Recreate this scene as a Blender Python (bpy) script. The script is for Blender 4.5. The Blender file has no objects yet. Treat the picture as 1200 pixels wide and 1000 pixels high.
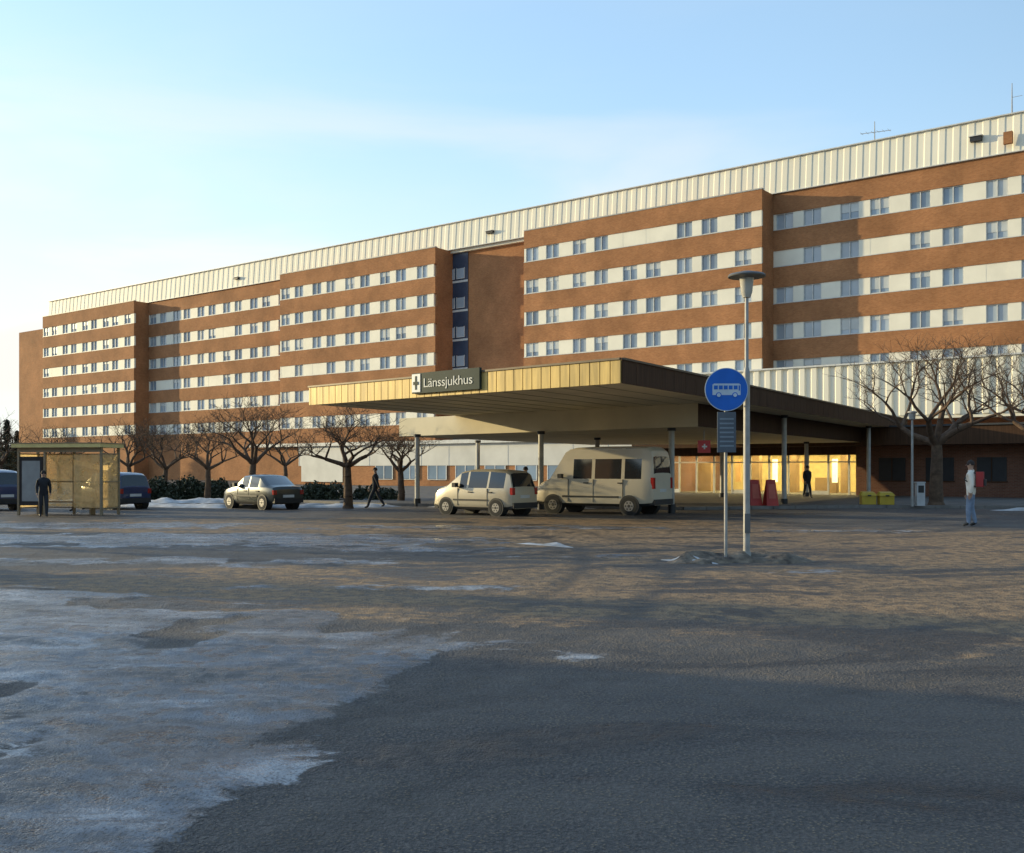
import bpy, math, random
from mathutils import Vector, Matrix, noise
random.seed(7)
sc=bpy.context.scene
F=1200.0; HZ=550.0; CH=1.65
def P(px,D): return ((px-600)/F*D, D)
# building frame
EX,EY=0.7907,-0.6122
WX,WY=0.6122,0.7907
BROT=Matrix.Rotation(math.atan2(EY,EX),4,'Z')
def U(px,c):
    t=(px-600)/F; D=c/(WX*t+WY); return D*(EX*t+EY)
# ---------------------------------------------------------------- materials
MATS={}
def mat(name,col,rough=0.7,metal=0.0,var=0.12,scale=3.0,bump=0.0,bscale=20.0,emit=None,estr=0,spec=0.5,col2=None,coat=0,det=4,stretch=None):
    if name in MATS: return MATS[name]
    m=bpy.data.materials.new(name); m.use_nodes=True; nt=m.node_tree; N=nt.nodes; L=nt.links
    b=N['Principled BSDF']; b.inputs['Roughness'].default_value=rough; b.inputs['Metallic'].default_value=metal
    b.inputs['Specular IOR Level'].default_value=spec
    if coat: b.inputs['Coat Weight'].default_value=coat; b.inputs['Coat Roughness'].default_value=0.08
    tc=N.new('ShaderNodeTexCoord'); nz=N.new('ShaderNodeTexNoise'); nz.inputs['Scale'].default_value=scale; nz.inputs['Detail'].default_value=det
    src=tc.outputs['Object']
    if stretch:
        mp=N.new('ShaderNodeMapping'); mp.inputs['Scale'].default_value=stretch; L.new(src,mp.inputs[0]); src=mp.outputs[0]
    L.new(src,nz.inputs['Vector'])
    rp=N.new('ShaderNodeValToRGB'); rp.color_ramp.elements[0].position=.3; rp.color_ramp.elements[1].position=.7
    c2=col2 if col2 else tuple(min(1,c*(1+var)) for c in col)
    c1=col if col2 else tuple(c*(1-var) for c in col)
    rp.color_ramp.elements[0].color=(*c1,1); rp.color_ramp.elements[1].color=(*c2,1)
    L.new(nz.outputs['Fac'],rp.inputs[0]); L.new(rp.outputs[0],b.inputs['Base Color'])
    if bump:
        n2=N.new('ShaderNodeTexNoise'); n2.inputs['Scale'].default_value=bscale; n2.inputs['Detail'].default_value=4
        L.new(tc.outputs['Object'],n2.inputs['Vector'])
        bp=N.new('ShaderNodeBump'); bp.inputs['Strength'].default_value=bump; bp.inputs['Distance'].default_value=.05
        L.new(n2.outputs['Fac'],bp.inputs['Height']); L.new(bp.outputs[0],b.inputs['Normal'])
    if emit:
        b.inputs['Emission Color'].default_value=(*emit,1); b.inputs['Emission Strength'].default_value=estr
    MATS[name]=m; return m
def glassmat(name,tint=(.8,.85,.85),fac=.25,rough=.03,dc=(.6,.58,.5)):
    m=bpy.data.materials.new(name); m.use_nodes=True; nt=m.node_tree; N=nt.nodes; L=nt.links
    N.remove(N['Principled BSDF']); out=N['Material Output']
    t=N.new('ShaderNodeBsdfTransparent'); t.inputs[0].default_value=(*tint,1)
    g=N.new('ShaderNodeBsdfGlossy'); g.inputs['Roughness'].default_value=rough
    tc=N.new('ShaderNodeTexCoord'); nz=N.new('ShaderNodeTexNoise'); nz.inputs['Scale'].default_value=4
    L.new(tc.outputs['Object'],nz.inputs['Vector'])
    d=N.new('ShaderNodeBsdfDiffuse'); d.inputs[0].default_value=(*dc,1)
    tl=N.new('ShaderNodeBsdfTranslucent'); tl.inputs[0].default_value=(*dc,1)
    dt=N.new('ShaderNodeMixShader'); dt.inputs[0].default_value=.5; L.new(d.outputs[0],dt.inputs[1]); L.new(tl.outputs[0],dt.inputs[2])
    fr=N.new('ShaderNodeFresnel'); fr.inputs[0].default_value=1.5
    mx=N.new('ShaderNodeMixShader'); L.new(fr.outputs[0],mx.inputs[0]); L.new(t.outputs[0],mx.inputs[1]); L.new(g.outputs[0],mx.inputs[2])
    mm=N.new('ShaderNodeMath'); mm.operation='MULTIPLY'; mm.inputs[1].default_value=fac; L.new(nz.outputs['Fac'],mm.inputs[0])
    m2=N.new('ShaderNodeMixShader'); L.new(mm.outputs[0],m2.inputs[0]); L.new(mx.outputs[0],m2.inputs[1]); L.new(dt.outputs[0],m2.inputs[2])
    L.new(m2.outputs[0],out.inputs[0]); return m
def brickmat(name,c1,c2,mortar):
    m=bpy.data.materials.new(name); m.use_nodes=True; nt=m.node_tree; N=nt.nodes; L=nt.links
    b=N['Principled BSDF']; b.inputs['Roughness'].default_value=.85; b.inputs['Specular IOR Level'].default_value=.25
    tc=N.new('ShaderNodeTexCoord'); sp=N.new('ShaderNodeSeparateXYZ'); L.new(tc.outputs['Object'],sp.inputs[0])
    ad=N.new('ShaderNodeMath'); ad.operation='ADD'; L.new(sp.outputs[0],ad.inputs[0]); L.new(sp.outputs[1],ad.inputs[1])
    cb=N.new('ShaderNodeCombineXYZ'); L.new(ad.outputs[0],cb.inputs[0]); L.new(sp.outputs[2],cb.inputs[1])
    br=N.new('ShaderNodeTexBrick'); br.inputs['Scale'].default_value=1; br.inputs['Brick Width'].default_value=.25; br.inputs['Row Height'].default_value=.08; br.inputs['Mortar Size'].default_value=.008
    br.inputs['Color1'].default_value=(*c1,1); br.inputs['Color2'].default_value=(*c2,1); br.inputs['Mortar'].default_value=(*mortar,1)
    L.new(cb.outputs[0],br.inputs['Vector'])
    nz=N.new('ShaderNodeTexNoise'); nz.inputs['Scale'].default_value=.22; nz.inputs['Detail'].default_value=6; nz.inputs['Roughness'].default_value=.7
    L.new(tc.outputs['Object'],nz.inputs['Vector'])
    mr=N.new('ShaderNodeMapRange'); mr.inputs[1].default_value=.3; mr.inputs[2].default_value=.7; mr.inputs[3].default_value=.68; mr.inputs[4].default_value=1.22
    L.new(nz.outputs['Fac'],mr.inputs[0])
    vm=N.new('ShaderNodeVectorMath'); vm.operation='SCALE'; L.new(br.outputs['Color'],vm.inputs[0]); L.new(mr.outputs[0],vm.inputs['Scale'])
    L.new(vm.outputs[0],b.inputs['Base Color'])
    return m
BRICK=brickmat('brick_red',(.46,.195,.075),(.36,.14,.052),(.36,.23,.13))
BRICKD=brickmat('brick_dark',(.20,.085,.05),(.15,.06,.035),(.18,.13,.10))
WHITE=mat('white_panel',(.88,.82,.67),.6,var=.06,scale=.6,spec=.3)
CLAD=mat('white_corrugated',(.84,.78,.63),.6,var=.07,scale=.4,stretch=(1,1,.15),spec=.3)
FRAME=mat('window_frame',(.62,.61,.57),.5)
G1=mat('window_glass_a',(.24,.31,.38),.08,var=.3,scale=.3,spec=.9)
G2=mat('window_glass_b',(.36,.42,.47),.12,var=.2,scale=.3,spec=.8)
G3=mat('window_glass_c',(.54,.56,.54),.25,var=.15,scale=.5,spec=.6)
BLUEGL=mat('stairwell_blue_panel',(.04,.06,.10),.25,var=.2,scale=.5)
ROOFD=mat('roof_felt',(.06,.06,.06),.9,bump=.2)
STEEL=mat('galvanised_steel',(.38,.37,.35),.6,.25,var=.15,scale=6)
DARK=mat('dark_metal',(.03,.03,.032),.5,.3)
# ---------------------------------------------------------------- mesh builder
class MB:
    def __init__(s): s.v=[];s.f=[];s.m=[]
    def face(s,pts,mi=0):
        b=len(s.v); s.v+= [tuple(p) for p in pts]; s.f.append(tuple(range(b,b+len(pts)))); s.m.append(mi)
    def box(s,x0,x1,y0,y1,z0,z1,mi=0,M=None):
        c=[(x0,y0,z0),(x1,y0,z0),(x1,y1,z0),(x0,y1,z0),(x0,y0,z1),(x1,y0,z1),(x1,y1,z1),(x0,y1,z1)]
        if M is not None: c=[tuple(M@Vector(p)) for p in c]
        b=len(s.v); s.v+=c
        for q in ((0,3,2,1),(4,5,6,7),(0,1,5,4),(1,2,6,5),(2,3,7,6),(3,0,4,7)):
            s.f.append(tuple(b+i for i in q)); s.m.append(mi)
    def prism(s,poly,z0,z1,side=0,top=0,bot=0,sides=None):
        n=len(poly); b=len(s.v)
        s.v+=[(x,y,z0) for x,y in poly]+[(x,y,z1) for x,y in poly]
        s.f.append(tuple(b+i for i in reversed(range(n)))); s.m.append(bot)
        s.f.append(tuple(b+n+i for i in range(n))); s.m.append(top)
        for i in range(n):
            j=(i+1)%n; s.f.append((b+i,b+j,b+n+j,b+n+i)); s.m.append(sides[i] if sides else side)
    def tube(s,p0,p1,r0,r1,n=8,mi=0,caps=True):
        p0=Vector(p0);p1=Vector(p1); d=p1-p0
        if d.length<1e-6: return
        q=d.to_track_quat('Z','Y'); b=len(s.v)
        for p,r in((p0,r0),(p1,r1)):
            for i in range(n):
                a=2*math.pi*i/n; s.v.append(tuple(p+q@Vector((r*math.cos(a),r*math.sin(a),0))))
        for i in range(n):
            j=(i+1)%n; s.f.append((b+i,b+j,b+n+j,b+n+i)); s.m.append(mi)
        if caps:
            s.f.append(tuple(b+i for i in reversed(range(n)))); s.m.append(mi)
            s.f.append(tuple(b+n+i for i in range(n))); s.m.append(mi)
    def lathe(s,prof,c=(0,0,0),n=20,mi=0,M=None):
        b=len(s.v)
        for r,z in prof:
            for i in range(n):
                a=2*math.pi*i/n; p=Vector((r*math.cos(a),r*math.sin(a),z))
                if M is not None: p=M@p
                s.v.append((p.x+c[0],p.y+c[1],p.z+c[2]))
        for k in range(len(prof)-1):
            for i in range(n):
                j=(i+1)%n; s.f.append((b+k*n+i,b+k*n+j,b+(k+1)*n+j,b+(k+1)*n+i)); s.m.append(mi)
    def obj(s,name,mats,parent=None,M=None,smooth=None,bevel=0):
        me=bpy.data.meshes.new(name); me.from_pydata(s.v,[],s.f); 
        for m in mats: me.materials.append(m)
        me.polygons.foreach_set('material_index',s.m); me.update()
        o=bpy.data.objects.new(name,me); sc.collection.objects.link(o)
        if smooth is not None:
            me.polygons.foreach_set('use_smooth',[True]*len(s.f))
            import bmesh
            bm=bmesh.new(); bm.from_mesh(me); bmesh.ops.remove_doubles(bm,verts=bm.verts,dist=.0005); bmesh.ops.recalc_face_normals(bm,faces=bm.faces); bm.to_mesh(me); bm.free()
            me.set_sharp_from_angle(angle=math.radians(smooth))
        if parent: o.parent=parent
        if bevel:
            bv=o.modifiers.new('b','BEVEL'); bv.width=bevel; bv.segments=2
        return o
def empty(name,loc=(0,0,0),rotz=0,M=None):
    e=bpy.data.objects.new(name,None); sc.collection.objects.link(e)
    e.matrix_world = M if M is not None else Matrix.Translation(loc)@Matrix.Rotation(rotz,4,'Z')
    return e
# ---------------------------------------------------------------- ground
def axis(lo,hi,step,far):
    a=[]; x=lo
    while x<=hi: a.append(x); x+=step
    s=step; x=a[-1]
    while x<far: s*=1.25; x+=s; a.append(x)
    s=step; x=a[0]; pre=[]
    while x>-far: s*=1.25; x-=s; pre.append(x)
    return pre[::-1]+a
ICE=[(-1.9,1.5),(-1.55,4.4),(-1.3,6),(-.9,7.2),(-.35,8.6),(-.75,10.4),(-1.9,11.6),(-3.6,12.6),(-7,14.3),(-16,16.5),(-16,1.5)]
def sdpoly(x,y,poly):
    d=1e9; ins=False; n=len(poly)
    for i in range(n):
        ax,ay=poly[i]; bx,by=poly[(i+1)%n]
        ex,ey=bx-ax,by-ay; wx,wy=x-ax,y-ay
        t=max(0,min(1,(wx*ex+wy*ey)/(ex*ex+ey*ey))); dx,dy=wx-ex*t,wy-ey*t
        d=min(d,dx*dx+dy*dy)
        if (ay>y)!=(by>y) and x<(bx-ax)*(y-ay)/(by-ay)+ax: ins=not ins
    return math.sqrt(d)*(1 if ins else -1)
def ell(x,y,cx,cy,rx,ry): return (1-math.hypot((x-cx)/rx,(y-cy)/ry))*min(rx,ry)
ARCS=[(-3,36,22.2),(-3,36,23.7),(14,-8,19.4),(14,-8,20.9),(-9,45,25.5),(-9,45,27.0),(2,60,34),(2,60,35.5),(20,-2,16.2),(20,-2,17.7),(-20,20,21.5),(-20,20,23)]
xs=axis(-15,15,.13,3000); ys=axis(1,31,.13,3000)
verts=[];att=[];att2=[];att3=[]
for y in ys:
    for x in xs:
        ice=-1.5; sl=-1.5; tr=0
        if -25<x<25 and 0<y<48:
            ice=sdpoly(x,y,ICE)
            nn=noise.noise(Vector((x*.9,y*.9,3)))*.45+noise.noise(Vector((x*2.6,y*2.6,3)))*.22
            ice+=nn
            hole=noise.noise(Vector((x*.75+2,y*.6,11)))+.5*noise.noise(Vector((x*1.9,y*1.6,4)))
            ice=min(ice,.9); ice-=max(0,hole-.13)*3.4
            for e in ((-8,24,8,2.6),(-2,21,3,.9),(1.5,19.5,2.4,.5),(-6,18.3,4.5,.9),(-1,29,6,1.2),(-14,30,8,2),(9,27,3,.7),(-1.5,14.2,2.2,.5),(3.5,16.2,1.6,.4),(0,9.6,.9,.3)):
                ice=max(ice,ell(x,y,*e)+nn*1.5-.2-max(0,hole-.1)*2)
            for e in ((-1.5,14.5,6.5,3.6),(7,13.5,8,4),(8,20,9,3),(-4,30,12,5),(5,25,12,4)):
                sl=max(sl,ell(x,y,*e)*.6+nn)
            wob=.25*noise.noise(Vector((x*.25,y*.25,20)))
            for (cx,cy,r) in ARCS:
                d=abs(math.hypot(x-cx,y-cy)-r+wob*2)
                if d<.3: tr=max(tr,(1-d/.3)*(.6+.8*noise.noise(Vector((x*.4,y*.4,cx)))))
        z=0
        if abs(x)<20 and y<40:
            z=.022*max(0,min(1,(ice+.1)/.3))+.016*noise.noise(Vector((x*.6,y*.6,0)))+.012*noise.noise(Vector((x*2.3,y*2.3,5)))
            if ice>0: z+=.018*noise.noise(Vector((x*2.1,y*3.1,9)))
            z-=.012*max(0,tr)
            fade=max(0,min(1,(34-y)/6)); z*=fade
        verts.append((x,y,z)); att.append(max(-1.5,min(1.5,ice))); att2.append(max(-1.5,min(1.5,sl))); att3.append(max(0,min(1,tr)))
nx=len(xs); faces=[]
for j in range(len(ys)-1):
    for i in range(nx-1):
        a=j*nx+i; faces.append((a,a+1,a+nx+1,a+nx))
gm=bpy.data.meshes.new('ground'); gm.from_pydata(verts,[],faces); gm.update()
gm.polygons.foreach_set('use_smooth',[True]*len(faces))
for nme,arr in (('ice',att),('sunlit_slush',att2),('track',att3)):
    A=gm.attributes.new(nme,'FLOAT','POINT'); A.data.foreach_set('value',arr)
go=bpy.data.objects.new('ground',gm); sc.collection.objects.link(go)
def groundmat():
    m=bpy.data.materials.new('icy_asphalt'); m.use_nodes=True; nt=m.node_tree; N=nt.nodes; L=nt.links
    b=N['Principled BSDF']
    tc=N.new('ShaderNodeTexCoord'); O=tc.outputs['Object']
    mp=N.new('ShaderNodeMapping'); mp.inputs['Scale'].default_value=(.6,1.3,1); mp.inputs['Rotation'].default_value=(0,0,.25); L.new(O,mp.inputs[0]); S=mp.outputs[0]
    def nz(s,d=5,r=.6,dist=0,src=None):
        n=N.new('ShaderNodeTexNoise'); n.noise_dimensions='2D'; n.inputs['Scale'].default_value=s; n.inputs['Detail'].default_value=d; n.inputs['Roughness'].default_value=r; n.inputs['Distortion'].default_value=dist; L.new(src or O,n.inputs['Vector']); return n.outputs['Fac']
    def mr(x,a,bb,c,d):
        n=N.new('ShaderNodeMapRange'); n.inputs[1].default_value=a;n.inputs[2].default_value=bb;n.inputs[3].default_value=c;n.inputs[4].default_value=d; L.new(x,n.inputs[0]); return n.outputs[0]
    def ma(op,x,y):
        n=N.new('ShaderNodeMath'); n.operation=op
        for i,q in enumerate((x,y)):
            if isinstance(q,(int,float)): n.inputs[i].default_value=q
            else: L.new(q,n.inputs[i])
        return n.outputs[0]
    def mix(f,c1,c2):
        n=N.new('ShaderNodeMix'); n.data_type='RGBA'; L.new(f,n.inputs[0])
        for i,q in ((6,c1),(7,c2)):
            if isinstance(q,tuple): n.inputs[i].default_value=(*q,1)
            else: L.new(q,n.inputs[i])
        return n.outputs[2]
    def at(nm):
        n=N.new('ShaderNodeAttribute'); n.attribute_name=nm; return n.outputs['Fac']
    ai=at('ice'); asl=at('sunlit_slush'); atr=at('track')
    fine=nz(38,2,.7); mid=nz(4.5,5,.75); big=nz(.55,4,.65,.5,S); st=nz(1.1,6,.78,.4,S)
    vo=N.new('ShaderNodeTexVoronoi'); vo.voronoi_dimensions='2D'; vo.inputs['Scale'].default_value=30; L.new(O,vo.inputs['Vector'])
    asp=mix(mr(mid,.35,.65,0,1),(.032,.031,.034),(.078,.073,.073))
    asp=mix(mr(big,.42,.62,0,.75),asp,(.12,.105,.092))
    asp=mix(mr(fine,.44,.70,0,.7),asp,(.20,.17,.145))
    sp=mr(vo.outputs['Distance'],.10,.28,1,0)
    spn=ma('MULTIPLY',sp,mr(mid,.44,.6,0,1))
    asp=mix(spn,asp,(.32,.24,.16))
    sf=ma('ADD',asl,ma('MULTIPLY',ma('SUBTRACT',st,.5),3.8))
    sf=ma('SUBTRACT',sf,ma('MULTIPLY',atr,.7))
    slc=mix(mr(mid,.38,.62,0,1),(.08,.05,.028),(.40,.25,.13))  # brown slush, its orange brightened to stand in for warm sun
    slc=mix(mr(fine,.48,.72,0,.6),slc,(.52,.40,.27))
    c=mix(mr(sf,-.05,.45,0,.95),asp,slc)
    wet=mr(big,.38,.45,.8,0)
    c=mix(wet,c,(.030,.027,.027))
    fi=ma('ADD',ai,ma('ADD',ma('MULTIPLY',ma('SUBTRACT',mid,.5),.9),ma('MULTIPLY',ma('SUBTRACT',st,.5),1.7)))
    fi=ma('SUBTRACT',fi,ma('MULTIPLY',atr,.5))
    icef=mr(fi,-.06,.12,0,1)
    patch=mr(ma('ADD',ma('MULTIPLY',st,.6),ma('MULTIPLY',mid,.4)),.42,.57,.0,1)
    icec=mix(patch,(.055,.052,.056),(.22,.225,.245))
    icec=mix(mr(big,.50,.62,0,.8),icec,(.075,.062,.054))
    icec=mix(mr(st,.57,.67,0,.75),icec,(.46,.46,.47))
    icec=mix(ma('MULTIPLY',spn,.8),icec,(.08,.06,.045))
    c=mix(icef,c,icec)
    c=mix(ma('MULTIPLY',atr,.55),c,(.045,.040,.038))
    L.new(c,b.inputs['Base Color'])
    ra=mr(mid,.3,.7,.5,.9); ri=mr(mid,.38,.62,.14,.6)
    n=N.new('ShaderNodeMix'); n.data_type='FLOAT'; L.new(icef,n.inputs[0]); L.new(ra,n.inputs[2]); L.new(ri,n.inputs[3])
    rgh=ma('SUBTRACT',n.outputs[0],ma('MULTIPLY',wet,.3)); 
    rgh=ma('MAXIMUM',rgh,.1); L.new(rgh,b.inputs['Roughness'])
    b.inputs['Specular IOR Level'].default_value=.4
    bs_=ma('ADD',ma('MULTIPLY',mid,.075),ma('MULTIPLY',sp,.007))
    h=ma('ADD',ma('MULTIPLY',fine,.024),bs_)
    # ice and puddles are smoother than the gritty asphalt
    bp=N.new('ShaderNodeBump'); bp.inputs['Distance'].default_value=1; L.new(h,bp.inputs['Height'])
    L.new(ma('SUBTRACT',.95,ma('MULTIPLY',icef,.5)),bp.inputs['Strength']); L.new(bp.outputs[0],b.inputs['Normal'])
    return m
gm.materials.append(groundmat())
SNOW=mat('dirty_snow',(.30,.29,.28),.7,col2=(.64,.63,.63),scale=2,bump=.4,bscale=9)
DIRTSNOW=mat('gritty_snow',(.04,.03,.024),.8,col2=(.26,.20,.14),scale=5,bump=.8,bscale=14)
def mound(name,pts,w,h,m,seed=0,step=.25):
    mb=MB(); rows=[]; 
    path=[Vector((*p,0)) for p in pts]; samples=[]
    for a,bq in zip(path,path[1:]):
        n=max(2,int((bq-a).length/step))
        for i in range(n): samples.append((a.lerp(bq,i/n),(bq-a).normalized()))
    samples.append((path[-1],(path[-1]-path[-2]).normalized()))
    K=9; T=len(samples)
    for k,(p,d) in enumerate(samples):
        s=Vector((-d.y,d.x,0)); e=min(1,min(k,T-1-k)/4+.02); row=[]
        ww=w*(.75+.6*noise.noise(Vector((k*.17,seed,1))))*math.sqrt(e)
        for j in range(K):
            q=j/(K-1)*2-1
            z=h*max(0,1-q*q)*(.7+.9*noise.noise(Vector((k*.3,q*2,seed))))*e
            pp=p+s*q*ww; row.append((pp.x,pp.y,max(-.02,z)-(.03 if abs(q)>.99 else 0)))
        rows.append(row)
    for r in rows: mb.v+=r
    for i in range(T-1):
        for j in range(K-1):
            mb.f.append((i*K+j,i*K+j+1,(i+1)*K+j+1,(i+1)*K+j)); mb.m.append(0)
    return mb.obj(name,[m],smooth=80)
# ---------------------------------------------------------------- main building
cA=91.2; cR=93.8
BAND=[25.5,21.95,18.4,14.9,11.4,7.9]
BH=.76; TOP=28.2
root=empty('hospital_building',M=BROT.copy())
walls=MB(); win=MB(); rnd=random.Random(3)
def section(u0,u1,c,bands):
    walls.box(u0,u1,c+.35,c+16,0,TOP,0)
    zs=sorted(bands); z=0
    for zb in zs:
        walls.box(u0,u1,c,c+.347,z,zb-BH,0); z=zb+BH
        win.box(u0,u1,c-.03,c+.05,zb-BH-.06,zb-BH,3)
        x=u0+.25; win.box(u0,u0+.25,c+.06,c+.34,zb-BH,zb+BH,0)
        k=0
        while x<u1-.3:
            ww=min(1.75,u1-.25-x)
            if rnd.random()<.05: 
                win.box(x,x+ww,c+.07,c+.3,zb-BH,zb+BH,0)
            else:
                g=rnd.choice([1,1,2,2,2,4])
                win.box(x,x+ww,c+.22,c+.3,zb-BH,zb+BH,g)
                win.box(x,x+.07,c+.10,c+.22,zb-BH,zb+BH,3); win.box(x+ww-.07,x+ww,c+.10,c+.22,zb-BH,zb+BH,3)
                win.box(x+ww*.5-.04,x+ww*.5+.04,c+.10,c+.22,zb-BH+.07,zb+BH-.07,3)
                win.box(x+.07,x+ww-.07,c+.11,c+.22,zb-BH,zb-BH+.07,3); win.box(x+.07,x+ww-.07,c+.11,c+.22,zb+BH-.07,zb+BH,3)
                if rnd.random()<.35:
                    win.box(x+.08,x+ww-.08,c+.18,c+.215,zb+BH-.08-rnd.uniform(.3,1.1),zb+BH-.075,4)
            x+=ww; gap=1.0 if (k%2==0) else 1.8; k+=1
            gap=min(gap,max(.0,u1-x))
            if gap>.01: win.box(x,x+gap,c+.06,c+.34,zb-BH,zb+BH,0)
            x+=gap
    walls.box(u0,u1,c,c+.347,z,TOP,0)
    walls.box(u0-.02,u1+.02,c-.05,c+.4,TOP,TOP+.12,1)
uS1a,uS1b=U(50,cA),U(157,cA); uS3a,uS3b=U(328,cA),U(510,cA); uAa,uAb=U(614,cA),U(893,cA)
section(uS1a,uS1b,cA,BAND)
section(uS1b,uS3a,cR,BAND)
section(uS3a,uS3b,cA,BAND)
section(uAa,uAb,cA,BAND[:5])
section(uAb,22,cR,BAND[:5])
walls.box(U(28,cR),uS1a,cR-.9,cR+13,0,26.6,0)
cG=cR+.7
walls.box(uS3b,uAa,cG,cG+14,0,TOP+.1,0)
g0,g1=U(523,cG),U(549,cG)
win.box(g0,g1,cG-.12,cG-.01,1,TOP-.2,5)
for zb in BAND:
    for a in (g0+.3,(g0+g1)/2+.1):
        win.box(a,a+1.15,cG-.2,cG-.121,zb-.7,zb+.5,2)
        win.box(a-.06,a,cG-.22,cG-.121,zb-.76,zb+.56,3); win.box(a+1.15,a+1.21,cG-.22,cG-.121,zb-.76,zb+.56,3)
        win.box(a,a+1.15,cG-.22,cG-.121,zb-.76,zb-.7,3)
    win.box(g0,g1,cG-.16,cG-.121,zb-1.2,zb-.95,3)
walls.obj('walls',[BRICK,STEEL],root).matrix_local=Matrix()
win.obj('windows',[WHITE,G1,G2,FRAME,G3,BLUEGL],root).matrix_local=Matrix()
def clad(mb,u0,u1,v,z0,z1,per=1.25,d=.2,lean=0,mi=0):
    u=u0; pts=[]
    while u<u1:
        pts+=[(u,0),(u+per*.4,0),(u+per*.5,-d),(u+per*.9,-d)]; u+=per
    pts.append((u,0))
    for (a,da),(b,db) in zip(pts,pts[1:]):
        mb.face([(a,v+da,z0),(b,v+db,z0),(b,v+db+lean,z1),(a,v+da+lean,z1)],mi)
    return u
cl=MB(); uE0=U(57,cR); cRoof=cR-.1
cl.box(uE0+.02,22,cRoof+.28,cRoof+12,TOP-.3,31.5,0)
ue=clad(cl,uE0,22,cRoof,TOP+.02,31.5,per=1.2,d=.045,lean=.25)
cl.box(uE0-.1,ue+.1,cRoof+.02,cRoof+.5,31.503,31.60,1)
cl.box(uE0-.1,ue,cRoof-.12,cRoof+.1,TOP+.02,TOP+.1,1)
def vent(px,zc,w,h):
    u=U(px,cRoof); cl.box(u-w/2,u+w/2,cRoof-.3,cRoof+.1,zc-h/2,zc+h/2,2); cl.box(u-w/2-.1,u+w/2+.1,cRoof-.4,cRoof+.1,zc+h/2+.001,zc+h/2+.08,1)
vent(1144,29.9,.9,.4); vent(575,29.5,1.0,.25); vent(278,29.5,.9,.25)
c5=89.0; ul=U(792,c5)
clad(cl,ul,22,c5,6.2,10.75,per=1.1,d=.16)
cl.box(ul+.02,22,c5+.02,cA-.01,5.9,10.72,0)
cl.box(ul-.1,22.2,c5-.3,cA-.02,10.76,10.9,1)
cl.obj('roof_cladding',[CLAD,FRAME,DARK],root).matrix_local=Matrix()
an=MB()
u=U(1186,cRoof+1); an.tube((u,cRoof+1,31.4),(u,cRoof+1,34.4),.07,.03,6); an.box(u-.35,u+.35,cRoof-.6,cRoof-.25,28.9,29.9,1)
an.tube((u,cRoof+1,33.2),(u+.8,cRoof+1,33.2),.02,.02,5)
u=U(1025,cRoof+2); an.tube((u,cRoof+2,31.4),(u,cRoof+2,33.9),.06,.035,6); 
an.tube((u-1.3,cRoof+2,33.0),(u+1.5,cRoof+2,32.8),.03,.03,5)
for i in range(6): an.tube((u-1.2+i*.5,cRoof+1.6,33-.03*i),(u-1.2+i*.5,cRoof+2.4,33-.03*i),.02,.02,4)
an.obj('roof_antennas',[STEEL,BRICK],root).matrix_local=Matrix()
# ---------------------------------------------------------------- podium left
pr=empty('low_annex_building',M=BROT.copy())
pm=MB(); c=74; a=U(296,c); b0=U(350,c); b1=U(800,c)
PANEL=mat('annex_panel',(.62,.60,.54),.6,var=.12,scale=.5)
pm.box(a,b0,c+.2,c+14,0,4.0,0); pm.box(b0,b1,c,c+14,2.0,4.1,1); pm.box(b0,b1,c+.1,c+14,0,1.997,0)
pm.box(a-.2,b1,c-.35,c+14.2,4.102,4.45,2)
x=b0+1
while x<b1-3:
    if x>b0+9:
        pm.box(x,x+2.4,c+.03,c+.098,.7,1.99,3); 
        for q in (x,x+1.2,x+2.4): pm.box(q-.05,q+.05,c+.0,c+.029,.65,1.995,2)
        pm.box(x,x+2.4,c-.0,c+.029,.6,.66,2)
    pm.box(x-.9,x-.86,c-.02,c-.002,2.0,4.1,2)
    x+=3.6
pm.box(b0+.5,b0+7,c-.06,c-.022,.3,3.9,1)
pm.obj('annex_walls',[BRICK,PANEL,FRAME,G1],pr).matrix_local=Matrix()
# ---------------------------------------------------------------- entrance wing
wr=empty('entrance_wing',M=BROT.copy())
BROWN=mat('brown_fascia',(.070,.035,.018),.75,var=.25,scale=1.5,stretch=(8,8,.5),spec=.2)
cW=60; ua,ub,uc=U(770,cW),U(1003,cW),U(1420,cW)
w=MB()
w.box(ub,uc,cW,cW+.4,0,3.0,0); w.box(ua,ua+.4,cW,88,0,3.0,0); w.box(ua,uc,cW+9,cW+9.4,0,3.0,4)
w.box(ua+.4,ub,cW+.05,cW+.35,2.5,3.0,1)
w.box(ua-1,uc,cW-1.6,88,3.003,4.0,1)
w.box(ua-1.05,uc,cW-1.7,88,4.002,4.1,5)
w.box(ua+.4,uc,cW+.42,cW+8.98,0,.06,6)
for px in (1030,1085,1145,1230):
    q=U(px,cW); w.box(q,q+1.5,cW-.03,cW-.002,1.0,2.3,7); w.box(q-.06,q+1.56,cW-.06,cW-.031,.94,1.0,1); w.box(q+.72,q+.78,cW-.06,cW-.031,1.0,2.3,1)
x=ua+.4; k=0
while x<ub:
    w.box(x-.05,x+.05,cW+.02,cW+.14,.02,2.5,2)
    w.box(x+.05,min(x+1.25,ub)-.05,cW+.04,cW+.12,2.05,2.12,2)
    w.box(x+.05,min(x+1.25,ub)-.05,cW+.04,cW+.12,.02,.12 if k%4 else .35,2)
    x+=1.25; k+=1
w.obj('wing_walls',[BRICKD,BROWN,mat('door_frame_white',(.72,.7,.62),.5),G1,mat('foyer_wall',(.75,.58,.25),.7),ROOFD,mat('foyer_floor',(.3,.26,.2),.4),DARK],wr).matrix_local=Matrix()
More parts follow.
